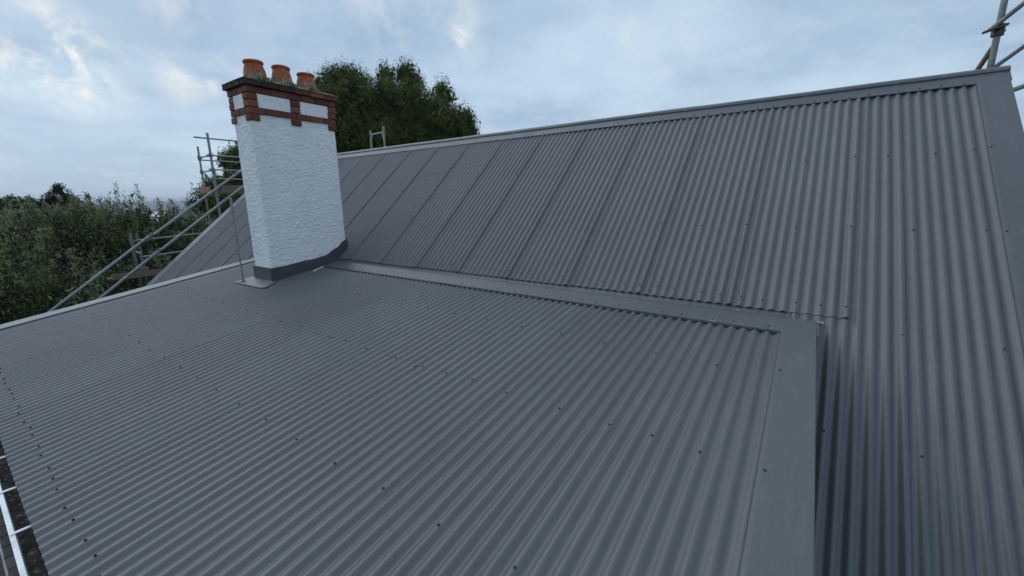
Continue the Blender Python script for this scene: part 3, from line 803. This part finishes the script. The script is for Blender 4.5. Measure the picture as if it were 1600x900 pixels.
m_green = leaf_mat('green_foliage', [(0.0, (0.015, 0.026, 0.010)), (0.5, (0.055, 0.082, 0.031)), (1.0, (0.22, 0.26, 0.10))])
m_dark = leaf_mat('dark_pine_foliage', [(0.0, (0.012, 0.018, 0.012)), (0.5, (0.026, 0.036, 0.022)), (1.0, (0.045, 0.058, 0.034))])
m_bark = material('bark', (0.06, 0.048, 0.038), 0.95); bump(m_bark, add_noise(m_bark, 25, 5), 0.8, 0.02)

def leaves(centres, spread, per, size, aspect, hang, tint, axis=None, shape=(0.6, 0.6, 0.75)):
    """leaf quads round clump centres; hang pulls the leaf axis down, axis pulls it along a given direction per clump"""
    n = len(centres)*per
    c = np.repeat(centres, per, axis=0); sp = np.repeat(spread, per)[:, None] if np.ndim(spread) else spread
    g = rng.normal(size=(n, 3)); p = c + g*sp*np.array(shape)
    d = rng.normal(size=(n, 3)); d[:, 2] -= hang
    if axis is not None: d += np.repeat(axis, per, axis=0)
    d /= np.linalg.norm(d, axis=1)[:, None]
    r = rng.normal(size=(n, 3)); s = np.cross(d, r); s /= np.linalg.norm(s, axis=1)[:, None] + 1e-9
    ln = size*rng.uniform(0.6, 1.4, size=(n, 1)); w = ln*aspect
    V = np.stack([p, p + d*ln*0.5 + s*w*0.5, p + d*ln, p + d*ln*0.5 - s*w*0.5], axis=1).reshape(-1, 3)
    Q = np.arange(n*4).reshape(-1, 4)
    tn = np.clip(np.repeat(tint, per) + rng.normal(0, 0.12, n), 0, 1)
    return V, Q, np.repeat(tn, 4)
def blob_points(lobes, n, shell=0.55):
    vol = np.array([l[1][0]*l[1][1]*l[1][2] for l in lobes])**0.75; k = rng.choice(len(lobes), n, p=vol/vol.sum())
    u = rng.normal(size=(n, 3)); u /= np.linalg.norm(u, axis=1)[:, None]
    r = np.where(rng.random(n) < shell, rng.uniform(0.80, 1.03, n), rng.uniform(0.25, 0.95, n))
    c = np.array([l[0] for l in lobes])[k]; rad = np.array([l[1] for l in lobes])[k]
    return c + u*rad*r[:, None], u, r
def limbs(base, tips, r0, r1, mat, parent, name='trunk'):
    m = MB()
    for t in tips:
        base_ = Vector(base); t = Vector(t); k = 5; prev = base_; pr = r0
        for i in range(1, k + 1):
            f = i/k; p = base_.lerp(t, f); p.z = base_.z + (t.z - base_.z)*f**0.75; p += Vector((random.gauss(0, .12), random.gauss(0, .12), 0))*(1 if i < k else 0)
            r = r0 + (r1 - r0)*f; m.tube(prev, p, pr, 7, r, False); prev, pr = p, r
    return m.build(name, mat, parent, smooth=True)
def tree(name, label, cat, base, lobes, nclump, spread, per, size, aspect, hang, mat, group=None, shell=.6, outw=0.6, tips=None, r0=.25, shoots=0, fill=0, fsize=.4, shape=(0.6, 0.6, 0.75), ts=.22):
    e = empty(name, label, cat, base, group)
    c, u, r = blob_points(lobes, nclump, shell)
    c = c[c[:, 2] > base[2] + 0.3] if True else c
    u = u[:len(c)]
    tint = np.clip(rng.normal(0.45, ts, len(c)), 0, 1)
    V, Q, T = leaves(c, spread, per, size, aspect, hang, tint, u*outw, shape)
    if fill:                                               # coarse inner sprays that close the crown
        small = [(l[0], tuple(k*.74 for k in l[1])) for l in lobes]
        c2, u2, r2 = blob_points(small, fill, .2); V2, Q2, T2 = leaves(c2, spread, 14, fsize, .5, hang, np.clip(rng.normal(.4, ts, len(c2)), 0, 1))
        Q = np.vstack([Q, Q2 + len(V)]); V = np.vstack([V, V2]); T = np.concatenate([T, T2])
    if shoots:                                             # leafy leaders above the crown
        cs = []; 
        for s in range(shoots):
            l = lobes[rng.integers(len(lobes))]; a0 = rng.uniform(0, 2*pi)
            q = np.array(l[0]) + np.array([cos(a0)*l[1][0]*.6, sin(a0)*l[1][1]*.6, l[1][2]*.75]); h = rng.uniform(.3, .85); lean = rng.normal(0, .15, 2)
            for j in range(9): cs.append(q + np.array([lean[0]*j/9, lean[1]*j/9, h*j/9]))
        cs = np.array(cs); V2, Q2, T2 = leaves(cs, spread*.22, 10, size, aspect, -1.2, rng.uniform(.5, 1, len(cs)))
        Q = np.vstack([Q, Q2 + len(V)]); V = np.vstack([V, V2]); T = np.concatenate([T, T2])
    o = link('crown', np_mesh('crown', V, Q, T), mat, e); fix(o)
    limbs(base, tips or [l[0] for l in lobes], r0, r0*.18, m_bark, e)
    return e
def lobe(px, py, dist, rx, rz, ry=None):
    """lobe whose centre stands at a bearing and height; radii in metres"""
    p = at(px, py, dist); return ((p.x, p.y, p.z), (rx, ry or rx, rz))
# the big drooping conifer beyond the ridge
D = 25.0
def tl(px, py, rpx, dd=0.0, sq=1.0):
    r = rpx*0.0354; return lobe(px, py, D + dd, r, r*sq)
big_lobes = [tl(535, 126, 21), tl(556, 122, 17, .6), tl(516, 122, 13, .8), tl(494, 138, 16, .6), tl(603, 118, 11, .8, 1.3), tl(634, 118, 15, .2, 1.1), tl(648, 128, 12), tl(689, 139, 11, -.2, 1.2), tl(699, 152, 10, -.5),
             tl(730, 186, 11, 0, 1.3), tl(738, 208, 9, .2), tl(718, 176, 10, -.4), tl(560, 160, 33, -.8), tl(606, 158, 30, -.5), tl(648, 165, 32, -.9), tl(683, 183, 26, -1.2), tl(708, 202, 24, -.6), tl(520, 170, 30, -.6),
             tl(545, 215, 36, -.8), tl(595, 215, 38, -1.2), tl(640, 220, 34, -1.0), tl(680, 228, 34, -.8), tl(720, 230, 24, -.2), tl(560, 270, 45), tl(640, 275, 50), tl(700, 275, 40)]
pb = at(610, 200, D); 
tree('conifer_tree', 'large dark green drooping conifer standing behind the ridge and chimney', 'tree', (pb.x, pb.y, GZ - .5), big_lobes, 3600, 0.27, 56, 0.13, 0.20, 1.6, m_cyp, shell=.85, outw=.5, r0=.45, fill=2600, fsize=.24, shape=(.45, .45, .85), ts=.36)
D2 = 22.0
tree('small_conifer', 'smaller dark tree seen through the scaffold tower left of the chimney', 'tree', tuple(at(372, 300, D2).xy) + (GZ - .5,),
     [lobe(366, 243, D2, .42, .50), lobe(352, 248, D2, .25, .32), lobe(382, 262, D2, .62, .9), lobe(345, 290, D2, .62, .30), lobe(362, 285, D2+.3, .6, .45), lobe(330, 318, D2+1, .8, .7), lobe(372, 315, D2, 1.0, .8), lobe(395, 245, D2, .5, .7)],
     620, 0.17, 44, 0.11, 0.24, 1.0, m_cyp, shell=.8, r0=.2, fill=260, fsize=.22, ts=.3)
# shrubs in front of the view
SH = [ # px, top py, dist, radius, material, label
 (15, 338, 17.0, 1.25, m_olive, 'broad grey green shrub at the left edge above the low roof'),
 (62, 332, 18.5, 1.2, m_olive, 'pale leafy shrub second from the left edge'),
 (112, 334, 16.5, 1.15, m_green, 'brighter green shrub below the dark tiered pine'),
 (150, 322, 19.0, 1.0, m_olive, 'wispy pale topped shrub right of the dark tiered pine'),
 (192, 316, 17.5, 1.05, m_olive, 'tall shrub with upright feathery shoots, highest of the hedge'),
 (232, 345, 17.5, 1.0, m_green, 'dark rounded shrub before the white house gable'),
 (272, 332, 19.5, .95, m_olive, 'slim shrub standing right of the white house gable'),
 (312, 345, 20.5, 1.0, m_green, 'dark shrub under the scaffold tower platform'),
 (25, 420, 14.8, 1.5, m_green, 'low dark shrub in the bottom left corner by the roof edge'),
 (120, 415, 15.0, 1.5, m_olive, 'low front shrub behind the lower end of the sloping handrail'),
 (200, 405, 15.6, 1.4, m_green, 'low front shrub behind the scaffold bay'),
 (275, 390, 16.8, 1.3, m_green, 'low shadowy shrub beside the far gable verge')]
for (px, py, d, r, mt, lab) in SH:
    tp = at(px, py, d); z1 = tp.z; h = (z1 - GZ)
    base = (tp.x, tp.y, GZ - .3)
    lb = [((tp.x, tp.y, z1 - r*.8), (r*.8, r*.8, r*.8))]
    for k in range(7):
        a0 = random.uniform(0, 2*pi); q = random.uniform(.4, .9)*r; zc = GZ + h*random.uniform(.25, .78)
        lb.append(((tp.x + cos(a0)*q, tp.y + sin(a0)*q, zc), (r*random.uniform(.5, .8),)*2 + (r*random.uniform(.6, 1.0),)))
    tree('shrub', lab, 'shrub', base, lb, 520, 0.17, 36, 0.10, 0.25, -1.3, mt, 'shrubs below the far gable', shell=.75, outw=.5, r0=.07, fill=520, fsize=.13, ts=.3, shape=(.45, .45, 1.0), shoots=(34 if py < 325 else 24 if py < 348 else 12))
# dark tiered pines farther off
def tiered(px, top, bot, d, w, lab, flat=.35, nt=6, lean=0):
    b = at(px, bot, d); t = at(px + lean, top, d); lb = []
    for k in range(nt):
        f = k/(nt - 1); z = b.z + (t.z - b.z)*(0.10 + .85*f); ww = w*(1.0 - .75*f)
        for s_ in range(4 if f < .8 else 1):
            a0 = s_*1.57 + k*.8 + random.uniform(-.3, .3); rad = ww*(.75 if f < .8 else .1); br = .22*w + .12*ww
            lb.append(((b.x + (t.x - b.x)*f + cos(a0)*rad, b.y + (t.y - b.y)*f + sin(a0)*rad, z + random.uniform(-.08, .08)*w), (br, br, br*flat*2)))
    tree('pine_tree', lab, 'tree', (b.x, b.y, float(ground_h(d, 0)) - .3), lb, 420, .10*w/1.4, 26, .16*w/1.4, .35, 0, m_dark, 'dark pines beyond the shrubs', shell=.8, r0=.12, fill=150, fsize=.22)
tiered(97, 294, 345, 45, 1.45, 'dark tiered pine, tallest on the skyline above the shrubs', .42, 7, -4)
tiered(22, 314, 338, 60, 2.0, 'dark spreading pine near the left edge of the skyline', .30, 4)
tiered(42, 314, 336, 64, 1.6, 'dark pine between the left edge pine and the tallest pine', .30, 4)
tiered(-3, 316, 336, 55, 1.5, 'dark pine cut by the left edge of the picture', .30, 4)
tiered(58, 322, 338, 66, 1.2, 'smallest dark rounded pine on the left skyline', .4, 3)

# ------------------------------------------------------------------ houses and far wood
m_hw = material('white_house_wall', (0.78, 0.78, 0.77), 0.7); m_hr = material('pale_house_roof', (0.55, 0.56, 0.57), 0.5); m_hr2 = material('grey_house_roof', (0.20, 0.20, 0.21), 0.7); m_pane = material('dark_pane', (0.03, 0.035, 0.04), 0.15)
def gable_house(lab, p, w, l, wall_h, roof_h, rot, mat_r, group=None, detail=True):
    e = empty('neighbour_house', lab, 'house', p, group); e.rotation_euler.z = rot
    m = MB(); m.add([(-w/2,-l/2,0),(w/2,-l/2,0),(w/2,l/2,0),(-w/2,l/2,0),(-w/2,-l/2,wall_h),(w/2,-l/2,wall_h),(w/2,l/2,wall_h),(-w/2,l/2,wall_h),(0,-l/2,wall_h+roof_h),(0,l/2,wall_h+roof_h)],
                    [(0,1,5,8,4),(2,3,7,9,6),(1,2,6,5),(3,0,4,7)])
    link('wall', m.mesh('wall'), m_hw, e)
    m = MB(); o = .35; k = roof_h/(w/2)
    for s in (-1, 1):
        m.add([(s*(w/2+o), -l/2-o, wall_h - k*o + .06), (0, -l/2-o, wall_h+roof_h+.06), (0, l/2+o, wall_h+roof_h+.06), (s*(w/2+o), l/2+o, wall_h - k*o + .06),
               (s*(w/2+o), -l/2-o, wall_h - k*o + .2), (0, -l/2-o, wall_h+roof_h+.2), (0, l/2+o, wall_h+roof_h+.2), (s*(w/2+o), l/2+o, wall_h - k*o + .2)], [(0,1,2,3),(4,5,6,7),(0,1,5,4),(3,2,6,7),(0,4,7,3)])
    link('roof', m.mesh('roof'), mat_r, e)
    if detail:
        for s in (-1, 1):
            m = MB(); m.box((s*w*.22 - .5, -l/2 - .03, wall_h*.35), (s*w*.22 + .5, -l/2 + .02, wall_h*.8)); link('window', m.mesh('window'), m_pane, e)
            m = MB(); m.box((s*w/2 - .03, -.7, wall_h*.35), (s*w/2 + .03, .7, wall_h*.8)); link('window', m.mesh('window'), m_pane, e)
    return e
p = at(252, 331, 44)
gable_house('white neighbouring house with pale roof half hidden by the shrubs', (p.x, p.y, p.z - 6.3), 5.6, 10, 3.2, 2.9, R(80), m_hr)
p = at(348, 322, 62)
gable_house('white neighbouring house low behind the sloping handrail and dark shrubs', (p.x, p.y, p.z - 6.2), 7, 11, 3.4, 2.4, R(20), m_hr2)
rt = random.Random(3)
town = [(166, 330, 420, 'white far house left of the feathery shrub, on the plain'), (70, 333, 380, 'pale far house between the two dark skyline pines'), (222, 328, 560, 'pale far house right of the feathery shrub, on the plain'), (240, 327, 760, 'smallest pale far house, just left of the neighbouring white gable')]
for k, (px, py, d, lab) in enumerate(town):
    p = at(px, py, d); gz = float(ground_h(d, 0))
    gable_house(lab, (p.x, p.y, gz - 1), rt.uniform(9, 13), rt.uniform(14, 26), rt.uniform(5, 8), 3, rt.uniform(0, 3), m_hr if k % 2 else m_hr2, 'far houses on the plain', detail=False)
for k in range(8):
    px = 203 + 9.5*k; d = (900, 1500, 1100, 2100, 1300, 1800, 1000, 1600)[k]; p = at(px, 326, d)
    gable_house('tiny pale far building on the plain in the gap between the feathery and slim shrubs', (p.x, p.y, float(ground_h(d, 0)) - 1), rt.uniform(10, 14), rt.uniform(18, 34), rt.uniform(6, 10), 3, rt.uniform(0, 3), m_hr, 'tiny far buildings on the plain', detail=False)
# far wood: crowns on the plain out to the hills
cs, ss, tt = [], [], []
for k in range(5200):
    a0 = rng.uniform(2.35, 3.35); d = 380*(9**rng.random()); z = float(np.interp(d, [140, 400, 1200, 3500], [-15, -24, -34, -42])); hgt = rng.uniform(5, 11)*(1 + d/6000)
    for j in range(3):
        cs.append((cos(a0)*d + rng.normal(0, 2), sin(a0)*d + rng.normal(0, 2), z + hgt*rng.uniform(.35, .9))); ss.append(2.0 + d/900); tt.append(rng.uniform(.1, .8))
V, Q, T = leaves(np.array(cs), np.array(ss), 12, 1.9, .7, 0.0, np.array(tt))
o = link('far_wood', np_mesh('far_wood', V, Q, T), m_dark); tag(o, 'distant dark trees spread over the plain below the hills', 'woodland', kind='stuff')

# ------------------------------------------------------------------ air
m_haze = bpy.data.materials.new('haze'); m_haze.use_nodes = True; t = m_haze.node_tree; t.nodes.clear()
pv = t.nodes.new('ShaderNodeVolumePrincipled'); pv.inputs['Color'].default_value = (0.78, 0.83, 0.96, 1); pv.inputs['Density'].default_value = 0.00017; pv.inputs['Anisotropy'].default_value = 0.0
ot = t.nodes.new('ShaderNodeOutputMaterial'); t.links.new(pv.outputs[0], ot.inputs['Volume'])
m = MB(); m.box((-12500, -12500, -56), (12500, 12500, 90))
hz = m.build('haze', m_haze); tag(hz, 'thin blue haze over the distant plain', 'haze', kind='stuff')
